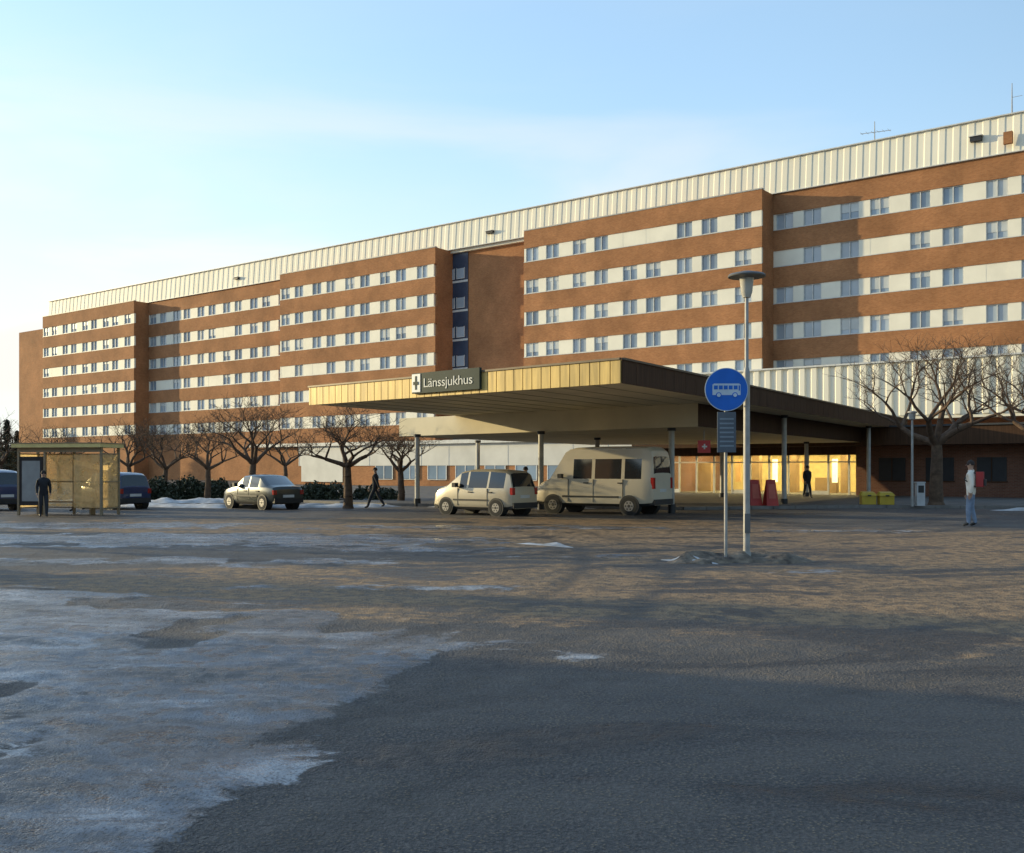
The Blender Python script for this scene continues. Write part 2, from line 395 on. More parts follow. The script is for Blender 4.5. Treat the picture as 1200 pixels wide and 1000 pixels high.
g=MB(); g.box(ua+.42,ub,cW+.075,cW+.085,.05,2.5,0); g.obj('entrance_glazing',[glassmat('clear_glass',(.9,.9,.85),.1)],wr).matrix_local=Matrix()
lt=MB(); LAMP=mat('foyer_light',(1,.9,.6),.5,emit=(1,.84,.42),estr=20)
x=ua+1.5
while x<ub+1:
    lt.box(x,x+.5,cW+1,cW+8,2.9,2.96,0)
    x+=1.9
for i,px in enumerate((862,905,940,975)):
    q=U(px,cW+4); lt.box(q,q+.3,cW+4,cW+4.2,.8,2.3,2 if i%2 else 1)
lt.obj('foyer_lights',[LAMP,mat('foyer_poster',(.7,.4,.15),.6),mat('foyer_lit_panel',(1,.9,.7),.5,emit=(1,.9,.6),estr=1.5)],wr).matrix_local=Matrix()
fc=MB()
for px,ww,hh in ((800,2.2,2.1),(880,.6,2.6),(925,.5,2.6),(955,1.4,1.1),(985,.4,2.6)):
    q=U(px,cW+5); fc.box(q,q+ww,cW+5,cW+5.5,.06,hh,0)
fc.obj('foyer_partitions',[mat('foyer_partition',(.35,.22,.1),.6)],wr).matrix_local=Matrix()
# ---------------------------------------------------------------- canopy
cn=empty('entrance_canopy')
Nn=Vector((2.99,28)); Ll=Vector((-7.43,37.6)); Rr=Vector((23.9,62)); rv=(Rr-Nn); rd=rv.normalized(); ld=(Ll-Nn).normalized()
FL=Ll+rv*.8
GOLD=mat('gold_fascia_sheet',(.48,.34,.11),.5,.15,var=.3,scale=2,stretch=(3,3,.3))
CREAM=mat('cream_soffit',(.62,.54,.37),.7,var=.1,scale=.8)
sl=MB()
sl.prism([(p.x,p.y) for p in (Nn,Rr,FL,Ll)],4.03,4.62,side=0,top=2,bot=1)
sl.obj('canopy_slab',[BROWN,CREAM,ROOFD],cn)
fa=MB()
nl=Vector((-ld.y,ld.x)); 
if nl.dot(Vector((0,-1)))<0: nl=-nl
nL=(Ll-Nn).length; x=0
while x<nL:
    x2=min(x+.36,nL)
    a=Nn+ld*x; b_=Nn+ld*(x2-.03); o1=nl*.004; o2=nl*.05
    fa.prism([tuple(a+o1),tuple(a+o2),tuple(b_+o2),tuple(b_+o1)],4.0,4.64,0,0,0); x+=.36
a=Nn; b_=Nn+ld*nL
fa.prism([tuple(a+nl*.003),tuple(a+nl*.09),tuple(b_+nl*.09),tuple(b_+nl*.003)],4.642,4.70,1,1,1)
nr=Vector((rd.y,-rd.x)); nR=rv.length; x=0
while x<nR:
    x2=min(x+.9,nR); a=Nn+rd*x; b_=Nn+rd*(x2-.015)
    fa.prism([tuple(a+nr*.004),tuple(b_+nr*.004),tuple(b_+nr*.05),tuple(a+nr*.05)],4.0,4.64,2,2,2); x+=.9
a=Nn;b_=Rr
fa.prism([tuple(a+nr*.003),tuple(b_+nr*.003),tuple(b_+nr*.09),tuple(a+nr*.09)],4.642,4.70,1,1,1)
fa.obj('canopy_fascia',[GOLD,mat('fascia_cap',(.12,.09,.06),.5,.3),BROWN],cn)
bx=MB()
Bn=Vector((6.72,37)); Bl=Vector((-5.3,48.1)); B2=Bn+rd*27.5; B3=Bl+rd*20
bx.prism([tuple(Bn),tuple(B2),tuple(B3),tuple(Bl)],3.19,4.028,top=0,bot=0,sides=[1,1,0,0])  # right side painted brown as its shade, back too; rest cream
for i in range(1,12):
    a=Nn+ld*(nL*i/12)+rd*.3; b_=a+rd*9.0; s=ld*.012
    bx.prism([tuple(a-s),tuple(b_-s),tuple(b_+s),tuple(a+s)],4.018,4.027,2,2,2)
bx.obj('canopy_lower_box',[CREAM,BROWN,mat('soffit_joint',(.3,.28,.2),.8)],cn)
cm=MB(); COLM=mat('column_paint',(.45,.43,.38),.5,var=.15)
for (px,D,zt) in ((489,45.5,3.2),(787,38.2,3.2),(634,41.9,3.2),(919,45.2,4.03),(1018,56.5,4.03),(560,55,3.2),(700,50,3.2),(846,56,3.2),(945,57.5,3.2)):
    x,y=P(px,D); cm.tube((x,y,-.02),(x,y,zt+.005),.11,.11,14); cm.tube((x,y,0),(x,y,.35),.15,.15,14,1); cm.tube((x,y,zt-.12),(x,y,zt+.003),.16,.16,14,1)
cm.obj('canopy_columns',[COLM,DARK],cn,smooth=40)
hs=empty('hospital_sign'); sgn=MB()
def onfas(px):
    t=(px-600)/F
    return (t*Nn.y-Nn.x)/(ld.x-t*ld.y)
s1,s0=onfas(487),onfas(566)
def fprism(mb,sa,sb,o1,o2,z0,z1,mi):
    a=Nn+ld*sa; b_=Nn+ld*sb
    mb.prism([tuple(a+nl*o1),tuple(a+nl*o2),tuple(b_+nl*o2),tuple(b_+nl*o1)],z0,z1,mi,mi,mi)
fprism(sgn,s0,s1,.06,.16,4.12,4.78,0)
fprism(sgn,s1-.42,s1-.02,.163,.18,4.16,4.75,1)
fprism(sgn,s1-.26,s1-.18,.183,.19,4.24,4.68,0); fprism(sgn,s1-.34,s1-.10,.193,.198,4.40,4.5,0)
sgn.obj('sign_panel',[mat('sign_green_grey',(.028,.045,.038),.6,spec=.2),mat('sign_white',(.8,.8,.76),.5)],hs)
tx=bpy.data.curves.new('txt','FONT'); tx.body='Länssjukhus'; tx.size=.42; tx.extrude=.006
to=bpy.data.objects.new('sign_lettering',tx); sc.collection.objects.link(to)
st=Nn+ld*(s1-.55)+nl*.17
ux=-ld; R=Matrix(((ux.x,0,nl.x,st.x),(ux.y,0,nl.y,st.y),(0,1,0,4.30),(0,0,0,1)))
to.matrix_world=R; tx.materials.append(mat('sign_letter_white',(.55,.56,.52),.5)); to.parent=hs
tx.space_character=.95
bpy.context.view_layer.update()
wdt=to.dimensions.x; sx=(s1-.65-s0)/max(wdt,.01)
to.matrix_world=R@Matrix.Diagonal((min(1.2,sx),1,1,1))
# ---------------------------------------------------------------- pavement under canopy
PAVE=mat('paving_slab',(.12,.105,.09),.8,var=.3,scale=1.2,bump=.3)
KERB=mat('kerb_stone',(.18,.165,.15),.8,var=.25,scale=2)
pv=MB()
a=Vector(P(455,46.0)); b_=Vector(P(800,41.5)); c_=Vector(P(1010,43.5)); d_=Vector(P(1330,42.5))
poly=[tuple(a),tuple(b_),tuple(c_),tuple(d_),(60,75),(10,90),(-25,95),(-22,62)]
pv.prism(poly,-.1,.12,1,0,0)
pv.obj('pavement',[PAVE,KERB])
kb=MB()
for p,q in ((a,b_),(b_,c_),(c_,d_)):
    d=(q-p).normalized(); n=Vector((d.y,-d.x)); 
    if n.y>0:n=-n
    L_=(q-p).length; x=0
    while x<L_:
        x2=min(L_,x+.98); kb.prism([tuple(p+d*x+n*.002),tuple(p+d*x+n*.14),tuple(p+d*x2+n*.14),tuple(p+d*x2+n*.002)],-.05,.13,0,0,0); x+=1
kb.obj('kerb',[KERB])
# ---------------------------------------------------------------- snow
mound('snow_bank',[P(140,46),P(260,44),P(380,44.5),P(470,45)],.9,.16,SNOW,3)
mound('snow_bank',[P(-60,50),P(60,50),P(170,50),P(330,52),P(460,52)],1.3,.22,SNOW,8)
mound('snow_bank',[P(500,44.6),P(600,43.4),P(700,42.6)],.35,.12,SNOW,5)
mound('snow_bank',[P(1160,41),P(1230,40.5),P(1300,40)],.5,.15,SNOW,12)
mound('slush_ridge',[(2.75,17.9),(3.4,18.3),(4.3,18.5),(5.4,18.2)],.65,.17,DIRTSNOW,2,.12)
mound('ice_ridge',[P(602,22.6),P(640,22.2),P(672,21.6)],.2,.06,SNOW,6,.12)
mound('ice_ridge',[P(775,18.7),P(812,18.2),P(842,17.8)],.22,.11,SNOW,9,.1)
# ---------------------------------------------------------------- vehicles
RUB=mat('tyre_rubber',(.02,.02,.02),.85); RIM=mat('wheel_rim',(.30,.29,.28),.45,.6)
CGL=mat('car_glass',(.02,.025,.03),.05,spec=.9,var=.1); BLK=mat('black_trim',(.025,.025,.025),.6)
HL=mat('headlamp',(.5,.5,.5),.15,spec=1); TL=mat('tail_lamp',(.35,.02,.015),.2); PLATE=mat('number_plate',(.6,.6,.58),.5)
def vehicle(name,loc,head,stn,W,zb,z0,paint,wheels,wr_=.3,tumble=.25,handles=(),mirror=None,lowtrim=True,tailh=(.7,.95),headz=.65,doors=()):
    e=empty(name,(loc[0],loc[1],0),math.atan2(head[1],head[0]))
    mb=MB(); L0=stn[0][0]; L1=stn[-1][0]; Lc=(L0+L1)/2; hl=(L1-L0)/2
    rows=[]
    for (x,H,kind) in stn:
        q=abs(x-Lc)/hl; w=W/2*(1-.10*q**8-.03*q**2)
        if x>Lc: w*=1-.05*q**4
        zz=min(zb,H-.07); wt=w*.97-max(0,H-zb)*tumble
        zl=z0+ (.06*q**6)
        half=[(0,zl),(w*.86,zl),(w*.97,zl+.1),(w,zl+.28*(zz-zl)),(w*1.0,zl+.72*(zz-zl)),(w*.97,zz),(wt+.005,H-.07 if H-.07>zz else zz+.002),(wt-.05,H-.02),(wt*.7,H+.008),(0,H+.02)]
        rows.append((x,half))
    K=10
    ids=[]
    for x,h in rows:
        base=len(mb.v); 
        for y,z in h: mb.v.append((x,y,z))
        for y,z in h[1:-1]: mb.v.append((x,-y,z))
        ids.append(([base+i for i in range(K)],[base]+[base+K+i for i in range(K-2)]+[base+K-1]))
    for i in range(len(rows)-1):
        kind=stn[i][2]
        for side in (0,1):
            A0,A1=ids[i][side],ids[i+1][side]
            for j in range(K-1):
                mi=0
                if j==0: mi=2
                if j==1 and lowtrim: mi=2
                if j==5 and kind in('s',): mi=1
                if j>=7 and kind=='w': mi=1
                q=(A0[j],A1[j],A1[j+1],A0[j+1])
                if side==0: q=q[::-1]
                mb.f.append(q); mb.m.append(mi)
    for idx in (0,-1):
        l,r=ids[idx]; mb.f.append(tuple(l+r[1:-1][::-1])); mb.m.append(0)
    body=mb.obj('body',[paint,CGL,BLK],e,smooth=32); body.matrix_local=Matrix()
    d=MB(); hw=W/2
    for wx in wheels:
        for s in (1,-1):
            d.tube((wx,s*(hw-.3),wr_+.01),(wx,s*(hw+.004),wr_+.01),wr_*1.17,wr_*1.17,24,1)
            d.tube((wx,s*(hw-.2),wr_),(wx,s*(hw+.012),wr_),wr_,wr_*.97,24,0)
            d.tube((wx,s*(hw+.0),wr_),(wx,s*(hw+.018),wr_),wr_*.60,wr_*.56,20,2)
            d.tube((wx,s*(hw+.01),wr_),(wx,s*(hw+.026),wr_),wr_*.18,wr_*.15,10,1)
            for k in range(6):
                a=k*math.pi/3; cx=wx+math.cos(a)*wr_*.38; cz=wr_+math.sin(a)*wr_*.38
                d.tube((cx,s*(hw+.01),cz),(cx,s*(hw+.0205),cz),wr_*.10,wr_*.10,8,1)
    fx=L1; rx=L0
    for s in (1,-1):
        d.box(fx-.16,fx+.012,s*hw*.52-.16,s*hw*.52+.16,headz-.07,headz+.08,3)
        d.box(rx-.015,rx+.1,s*(hw*.80)-.08,s*(hw*.80)+.08,tailh[0],tailh[1],4)
    d.box(rx-.02,rx+.1,-.26,.26,tailh[0]-.12,tailh[0]-.01,5)
    d.box(fx-.1,fx+.02,-.26,.26,z0+.16,z0+.27,5)
    d.box(fx-.1,fx+.016,-.35,.35,headz-.06,headz+.05,1)
    d.box(rx-.05,rx+.15,-hw*.86,hw*.86,z0+.08,z0+.27,1); d.box(fx-.15,fx+.03,-hw*.8,hw*.8,z0+.02,z0+.15,1)
    for s in (1,-1):
        for hx in handles: d.box(hx-.1,hx+.1,s*(hw*.985)-.02,s*(hw*.985)+.035,zb-.17,zb-.13,1)
        for dx in doors: d.box(dx-.008,dx+.008,s*(hw-.02)-.01,s*(hw-.005)+.012,z0+.15,zb-.02,1)
        d.box(min(wheels)+wr_*1.25,max(wheels)-wr_*1.25,s*hw-.015,s*hw+.018,z0+.32,z0+.38,1)
        if mirror: 
            d.box(mirror-.07,mirror+.09,s*(hw+.02),s*(hw+.20),zb+.02,zb+.18,1) if s>0 else d.box(mirror-.07,mirror+.09,-(hw+.20),-(hw+.02),zb+.02,zb+.18,1)
            d.tube((mirror,s*(hw-.1),zb),(mirror,s*(hw+.05),zb+.08),.025,.025,6,1)
    dd=d.obj('wheels_and_trim',[RUB,BLK,RIM,HL,TL,PLATE],e,smooth=35); dd.matrix_local=Matrix()
    return e
WP=mat('paint_white',(.60,.53,.40),.35,coat=.4,var=.08,scale=1); SP=mat('paint_silver',(.54,.48,.36),.35,.3,coat=.5,var=.07,scale=1)
DP=mat('paint_dark_green',(.035,.042,.038),.3,.2,coat=.8,var=.1); BP=mat('paint_blue',(.02,.035,.10),.3,.2,coat=.8,var=.1)
hd=Vector((-.84,.54)).normalized()
van=[(-2.45,1.2,'p'),(-2.43,1.5,'w'),(-2.38,2.1,'p'),(-2.33,2.3,'p'),(-2.15,2.44,'p'),(-2.0,2.45,'s'),(-1.35,2.47,'p'),(-1.22,2.47,'s'),(-.15,2.47,'p'),(-.02,2.47,'s'),(.75,2.44,'p'),(.95,2.4,'p'),(1.15,2.28,'w'),(1.78,1.32,'p'),(2.2,1.14,'p'),(2.4,.95,'p'),(2.46,.6,'p')]
vx,vy=P(706,38.2)
v=vehicle('minibus_van',(vx,vy),hd,van,1.86,1.3,.3,WP,(-1.55,1.6),.33,tumble=.10,handles=(.2,-1.2),mirror=1.2,tailh=(.95,1.35),headz=.8,doors=(.95,-.1,-1.3))
rr=MB()
for s in (1,-1):
    for k in range(len(van)-1):
        x0,H0,_=van[k]; x1,H1,_=van[k+1]
        if -2.34<=x0<1.1:
            f=lambda x,z: s*((.93*(1-.03*(abs(x)/2.45)**2-.10*(abs(x)/2.45)**8))*.97-(z-1.3)*.10+.012)
            za,zc=2.02,2.38
            rr.face([(x0,f(x0,za),za),(x1,f(x1,za),za),(x1,f(x1,min(zc,H1-.05)),min(zc,H1-.05)),(x0,f(x0,min(zc,H0-.05)),min(zc,H0-.05))])
rr.obj('roof_side_panels',[WP],v).matrix_local=Matrix()
x,y=P(568,37.3)
mpv=[(-1.85,.9,'p'),(-1.82,1.02,'w'),(-1.66,1.5,'p'),(-1.5,1.58,'s'),(-.82,1.63,'p'),(-.74,1.63,'s'),(.12,1.63,'p'),(.2,1.62,'s'),(.55,1.56,'w'),(1.18,1.08,'p'),(1.6,.96,'p'),(1.8,.82,'p'),(1.86,.55,'p')]
vehicle('estate_car',(x,y),Vector((-.78,.62)),mpv,1.62,.98,.2,SP,(-1.18,1.18),.29,handles=(.0,-.9),mirror=.62,tailh=(.75,1.0),headz=.68,doors=(.6,-.78,))
sed=[(-2.1,.82,'p'),(-2.0,.93,'p'),(-1.55,1.0,'w'),(-.98,1.36,'s'),(-.28,1.42,'p'),(-.2,1.42,'s'),(.35,1.38,'w'),(.98,.98,'p'),(1.7,.86,'p'),(2.0,.74,'p'),(2.08,.5,'p')]
x,y=P(307,43)
vehicle('sedan_car',(x,y),Vector((-.72,.69)),[(a*.93,b,k) for a,b,k in sed],1.6,.9,.2,DP,(-1.25,1.25),.29,handles=(.0,-.9),mirror=.6,tailh=(.62,.8),headz=.62,doors=(-.24,.6))
x,y=P(132,43)
vehicle('hatchback_car',(x,y),Vector((-.8,.6)),[(a*.9,b*.93,k) for a,b,k in mpv],1.6,.9,.2,BP,(-1.08,1.08),.28,handles=(.0,),mirror=.5,tailh=(.65,.85),headz=.6)
x,y=P(-18,42)
vehicle('hatchback_car',(x,y),Vector((-.8,.6)),mpv,1.6,.95,.2,BP,(-1.18,1.18),.28,handles=(.0,),mirror=.5,tailh=(.65,.85),headz=.6)
# ---------------------------------------------------------------- bus shelter
sh=empty('bus_shelter',(P(70,36.5)[0],36.5,0),math.radians(-10))
m=MB(); gl=MB()
hx,dy,ht=1.62,1.1,2.42
for X in (-hx,-.15,hx):
    for Y in ((0,dy) if X!=-.15 else (dy,)): m.box(X-.04,X+.04,Y-.04,Y+.04,0,ht,0)
m.box(-.62,-.54,-.04,.04,0,ht,0)
m.box(-hx-.12,hx+.12,-.25,dy+.15,ht+.002,ht+.14,1); m.box(-hx-.14,hx+.14,-.27,dy+.17,ht+.14,ht+.17,0)
m.box(-hx,hx,-.05,.05,ht-.16,ht-.002,0)
for zz in (.25,1.2,2.2):
    m.box(-hx+.04,hx-.04,dy-.025,dy+.025,zz-.02,zz+.02,0)
    for X in (-hx,hx): m.box(X-.02,X+.02,.04,dy-.04,zz-.02,zz+.02,0)
m.box(-1.3,.9,dy-.55,dy-.15,.44,.48,2)
for X in (-1.2,.8): m.box(X-.03,X+.03,dy-.5,dy-.2,0,.438,0)
m.box(-hx+.05,-.66,-.02,.02,.35,2.1,3); m.box(-hx+.15,-.76,-.035,-.021,.5,1.95,4)
gl.box(-hx+.04,-.19,dy-.006,dy+.006,.28,2.18); gl.box(-.11,hx-.04,dy-.006,dy+.006,.28,2.18)
for X in (-hx,hx): gl.box(X-.006,X+.006,.05,dy-.05,.28,2.18)
gl.box(.55,hx-.04,-.006,.006,.28,2.18)
m.obj('frame',[mat('shelter_frame',(.30,.26,.18),.45,.4),mat('shelter_roof',(.75,.60,.24),.5),mat('bench_wood',(.25,.15,.07),.7),DARK,mat('timetable_poster',(.30,.31,.31),.5)],sh).matrix_local=Matrix()
gl.obj('glass_panels',[glassmat('shelter_glass',(.95,.92,.82),.8,dc=(.98,.80,.50))],sh).matrix_local=Matrix()  # golden diffuse tint stands in for sun glowing on the glass
# ---------------------------------------------------------------- lamp post & bus sign
x,y=P(875,18.5)
lp=empty('street_lamp',(x,y,0)); m=MB()
m.tube((0,0,-.05),(0,0,3.4),.062,.058,14); m.tube((0,0,3.4),(0,0,3.5),.058,.036,14); m.tube((0,0,3.5),(0,0,4.78),.036,.034,12)
m.tube((0,0,0),(0,0,.16),.10,.075,14)
m.lathe([(0,4.74),(.07,4.75),(.085,4.8),(.10,4.84),(.125,5.08),(.13,5.1)],n=20,mi=1)
m.lathe([(.0,5.1),(.14,5.1),(.33,5.12),(.34,5.14),(.31,5.17),(.1,5.22),(0,5.23)],n=28,mi=2)
m.box(-.05,.05,-.075,-.055,.5,.85,2)
m.obj('post_and_head',[STEEL,mat('lamp_diffuser',(.5,.48,.42),.2),mat('lamp_hood',(.14,.14,.14),.5)],lp,smooth=40).matrix_local=Matrix()
x,y=P(850.5,18.3)
bs=empty('bus_stop_sign',(x,y,0)); m=MB()
m.tube((0,0,-.05),(0,0,3.35),.03,.03,12,0); 
m.tube((-.14,.02,2.8),(.3,.2,2.8),.014,.014,6,0)
zc=3.07; 
m.tube((0,-.035,zc),(0,-.055,zc),.385,.385,48,1); m.tube((0,-.0551,zc),(0,-.062,zc),.385,.385,48,2); m.tube((0,-.0621,zc),(0,-.066,zc),.372,.372,48,3)
def fb(x0,x1,z0,z1,mi,yy=-.07): m.box(x0,x1,yy,-.0662,zc+z0,zc+z1,mi)
fb(-.25,.25,-.10,.09,2); fb(-.23,-.25+.5-.02,.09,.105,2)
for i in range(5): fb(-.225+i*.088,-.225+i*.088+.068,.0,.07,3,-.074)
fb(.215,.24,-.02,.07,3,-.074)
for cx in (-.14,.15): m.tube((cx,-.0665,zc-.10),(cx,-.076,zc-.10),.05,.05,16,3); m.tube((cx,-.0761,zc-.10),(cx,-.08,zc-.10),.034,.034,16,2)
m.box(-.16,.17,-.06,-.034,1.95,2.67,4); 
for i in range(7): m.box(-.12,.13,-.063,-.0605,2.05+i*.08,2.08+i*.08,5)
m.obj('sign_parts',[STEEL,DARK,mat('sign_face_white',(.5,.6,.7),.5),mat('sign_face_blue',(.015,.14,.58),.5,spec=.3),mat('timetable_grey',(.08,.10,.13),.4),mat('timetable_lines',(.2,.25,.3),.5)],bs,smooth=40).matrix_local=Matrix()
# ---------------------------------------------------------------- small street furniture
RED=mat('red_plastic',(.45,.03,.02),.5); YEL=mat('yellow_plastic',(.55,.38,.03),.5)
for px,D in ((884,43.2),(903,43)):
    x,y=P(px,D); e=empty('sandwich_board',(x,y,.12),.2); m=MB()
    m.face([(-.27,-.22,0),(.27,-.22,0),(.2,-.03,1.05),(-.2,-.03,1.05)],0); m.face([(.27,.22,0),(-.27,.22,0),(-.2,.03,1.05),(.2,.03,1.05)],0)
    m.box(-.2,.2,-.03,.03,1.05,1.09,0); m.face([(-.16,-.18,.3),(.16,-.18,.3),(.14,-.075,.9),(-.14,-.075,.9)],1)
    m.obj('boards',[RED,mat('board_text',(.55,.12,.08),.6)],e).matrix_local=Matrix()
for px,D in ((1017,44.5),(1038,44.2)):
    x,y=P(px,D); e=empty('grit_bin',(x,y,.12),-.1); m=MB()
    m.prism([(-.3,-.25),(.3,-.25),(.3,.25),(-.3,.25)],0,.38,0,0,0)
    b=len(m.v); m.v+=[(-.34,-.29,.382),(.34,-.29,.382),(.34,.29,.382),(-.34,.29,.382),(-.25,-.15,.52),(.25,-.15,.52),(.25,.22,.56),(-.25,.22,.56)]
    for q in ((0,1,5,4),(1,2,6,5),(2,3,7,6),(3,0,4,7),(4,5,6,7),(0,3,2,1)): m.f.append(tuple(b+i for i in q)); m.m.append(0)
    m.box(-.08,.08,-.31,-.291,.36,.42,1)
    m.obj('bin',[YEL,DARK],e,bevel=.015).matrix_local=Matrix()
x,y=P(825,39.5); e=empty('first_aid_sign',(x,y,0),.1); m=MB()
m.box(-.24,.24,-.06,.06,2.28,2.76,0); m.box(-.03,.03,-.07,-.061,2.42,2.62,1); m.box(-.10,.10,-.075,-.0705,2.49,2.55,1)
m.tube((0,0,2.76),(0,0,3.2),.02,.02,6,2); m.obj('sign_box',[mat('red_sign',(.6,.03,.03),.4),MATS['sign_white'],STEEL],e).matrix_local=Matrix()
x,y=P(1069,42.6); e=empty('lamp_bollard',(x,y,.12)); m=MB()
m.tube((0,0,-.02),(0,0,3.6),.055,.045,12); m.lathe([(0,3.6),(.12,3.6),(.14,3.85),(.2,3.88),(.18,3.93),(0,3.96)],n=18,mi=0); m.obj('post',[STEEL],e,smooth=40).matrix_local=Matrix()
x,y=P(1078,42.8); e=empty('ticket_machine',(x,y,.12)); m=MB()
m.box(-.17,.17,-.13,.13,.0,.95,0); m.box(-.19,.19,-.15,.15,.952,1.0,0); m.box(-.12,.12,-.14,-.131,.55,.85,1); m.obj('cabinet',[mat('cabinet_grey',(.5,.5,.5),.5),DARK],e,bevel=.01).matrix_local=Matrix()
# ---------------------------------------------------------------- trees
BARK=mat('bark',(.11,.068,.042),.9,var=.35,scale=5,bump=.5)
def bare_tree(name,px,D,H,spread,seed,r0=.16,fork=.3,depth=6,lean=0,z=0):
    rg=random.Random(seed); mb=MB(); x,y=P(px,D)
    def seg(p,d,l,r,dep):
        n=3 if dep>2 else 2
        for i in range(n):
            d=(d+Vector((rg.uniform(-1,1),rg.uniform(-1,1),rg.uniform(-.6,.7)))*.24+ (Vector((0,0,-.05)) if dep<2 else Vector())).normalized()
            q=p+d*(l/n); r2=r*(1-.32/n)
            mb.tube(p,q,r,r2,7 if r>.05 else (5 if r>.02 else 3),0,caps=False)
            p,r=q,r2
            if dep<=3 and dep>0 and rg.random()<.8:
                s=Vector((rg.uniform(-1,1),rg.uniform(-1,1),rg.uniform(-.2,.9))).normalized()
                seg(p,(d*.5+s).normalized(),l*.55,max(.006,r*.5),dep-2 if dep>=2 else 0)
        if dep<=0: return
        k=rg.choice([2,3,3]) if dep>2 else rg.choice([2,3])
        a0=rg.uniform(0,6.28)
        for j in range(k):
            a=a0+j*2*math.pi/k+rg.uniform(-.5,.5)
            s=Vector((math.cos(a)*spread,math.sin(a)*spread,rg.uniform(.1,.55)))
            nd=(d*.75+s*.75).normalized()
            seg(p,nd,l*rg.uniform(.62,.9),max(.007,r*rg.uniform(.62,.78)),dep-1)
    h0=H*fork
    mb.tube((0,0,-.1),(0,0,.15),r0*1.6,r0*1.15,9,0,False); p=Vector((0,0,.1))
    for i in range(4):
        q=p+Vector((rg.uniform(-.05,.05)+lean,rg.uniform(-.05,.05),h0/4)); mb.tube(p,q,r0*(1.15-.08*i),r0*(1.07-.08*i),9,0,False); p=q
    k=4; a0=rg.uniform(0,6)
    for j in range(k):
        a=a0+j*2*math.pi/k+rg.uniform(-.3,.3); d=Vector((math.cos(a)*spread,math.sin(a)*spread,.75)).normalized()
        seg(p,d,H*.21,r0*.6,depth-1)
    seg(p,Vector((0,0,1)),H*.2,r0*.6,depth-1)
    zmax=max(v[2] for v in mb.v); s=H/zmax
    mb.v=[(a*s,b*s,c*s) for a,b,c in mb.v]
    o=mb.obj(name,[BARK],smooth=60); o.location=(x,y,z); o.rotation_euler=(0,0,seed)
    return o
bare_tree('bare_tree',1097,43.5,7.5,1.05,11,.24,.30,6,z=.12)
bare_tree('bare_tree',1222,40,7.4,.9,5,.23,.35,6)
bare_tree('bare_tree',408,43,4.6,1.15,21,.18,.36,6)
bare_tree('bare_tree',296,50,5.4,1.0,33,.19,.33,6)
bare_tree('bare_tree',243,54,4.8,1.0,41,.17,.35,6)
bare_tree('bare_tree',192,57,4.6,1.0,52,.16,.35,6)
bare_tree('bare_tree',152,60,4.8,1.0,63,.15,.35,5)
bare_tree('bare_tree',470,50,4.0,1.0,72,.18,.4,6)
bare_tree('bare_tree',2,60,5.3,1.0,83,.16,.35,5)
bare_tree('bare_tree',70,70,4.8,1.0,94,.14,.35,5)
bare_tree('bare_tree',335,64,5.0,1.0,17,.14,.35,5)
LEAF=mat('evergreen_leaf',(.022,.032,.016),.7,col2=(.06,.07,.035),scale=3)
def shrub(name,boxes,seed,m=LEAF,n=420,size=.09):
    rg=random.Random(seed); mb=MB()
    for (x,y,rx,ry,rz) in boxes:
        for i in range(int(n*rx*ry*rz*2)+200):
            th=rg.uniform(0,6.28); ph=math.acos(rg.uniform(-.1,1)); rr=rg.uniform(.55,1)**.5*(1+.25*noise.noise(Vector((math.cos(th)*2+x,math.sin(th)*2,ph*2))))
            p=Vector((x+rx*rr*math.sin(ph)*math.cos(th),y+ry*rr*math.sin(ph)*math.sin(th),max(.02,rz*rr*math.cos(ph))))
            a=Vector((rg.uniform(-1,1),rg.uniform(-1,1),rg.uniform(-1,1))).normalized(); b=a.cross(Vector((rg.uniform(-1,1),rg.uniform(-1,1),rg.uniform(-1,1)))).normalized()
            s=size*rg.uniform(.6,1.4)
            mb.face([p-a*s,p+b*s*.6,p+a*s,p-b*s*.6])
    return mb.obj(name,[m])
rh=random.Random(9)
def row(pxs,D,rx,rz): return [(P(px,D)[0],D,rx,1.0,rz*rh.uniform(.65,1.15)) for px in pxs]
shrub('hedge',row(range(150,262,12),56,.75,1.15),1)
shrub('hedge',row(range(345,405,12),52,.7,1.0),2)
shrub('hedge',row(range(425,462,14),52,.7,1.0),4)
shrub('hedge',row(range(-10,40,14),56,.75,1.1),5)
def conifer(name,px,D,H,seed):
    rg=random.Random(seed); mb=MB(); x,y=P(px,D)
    mb.tube((x,y,0),(x,y,H*.95),H*.022,.03,7,1)
    for i in range(int(H*170)):
        t=rg.random()**.75; z=H*(.08+.9*t); r=(1-t)*H*.24*(.75+.4*math.sin(t*38))+.25
        a=rg.uniform(0,6.28); rr=r*rg.uniform(.35,1); p=Vector((x+rr*math.cos(a),y+rr*math.sin(a),z-rr*.25))
        d=Vector((math.cos(a),math.sin(a),-.35)); s=Vector((-math.sin(a),math.cos(a),0)); L_=rg.uniform(.3,.7)
        mb.face([p-s*.14,p+d*L_,p+s*.14,p-d*L_*.3+Vector((0,0,.1))])
    return mb.obj(name,[LEAF,BARK])
for i,(px,D,H) in enumerate(((-8,170,11.5),(8,178,10.5),(20,190,9.0),(-25,165,12),(32,200,8.0))): conifer('pine_tree',px,D,H,i)
rg=random.Random(5); mb=MB()
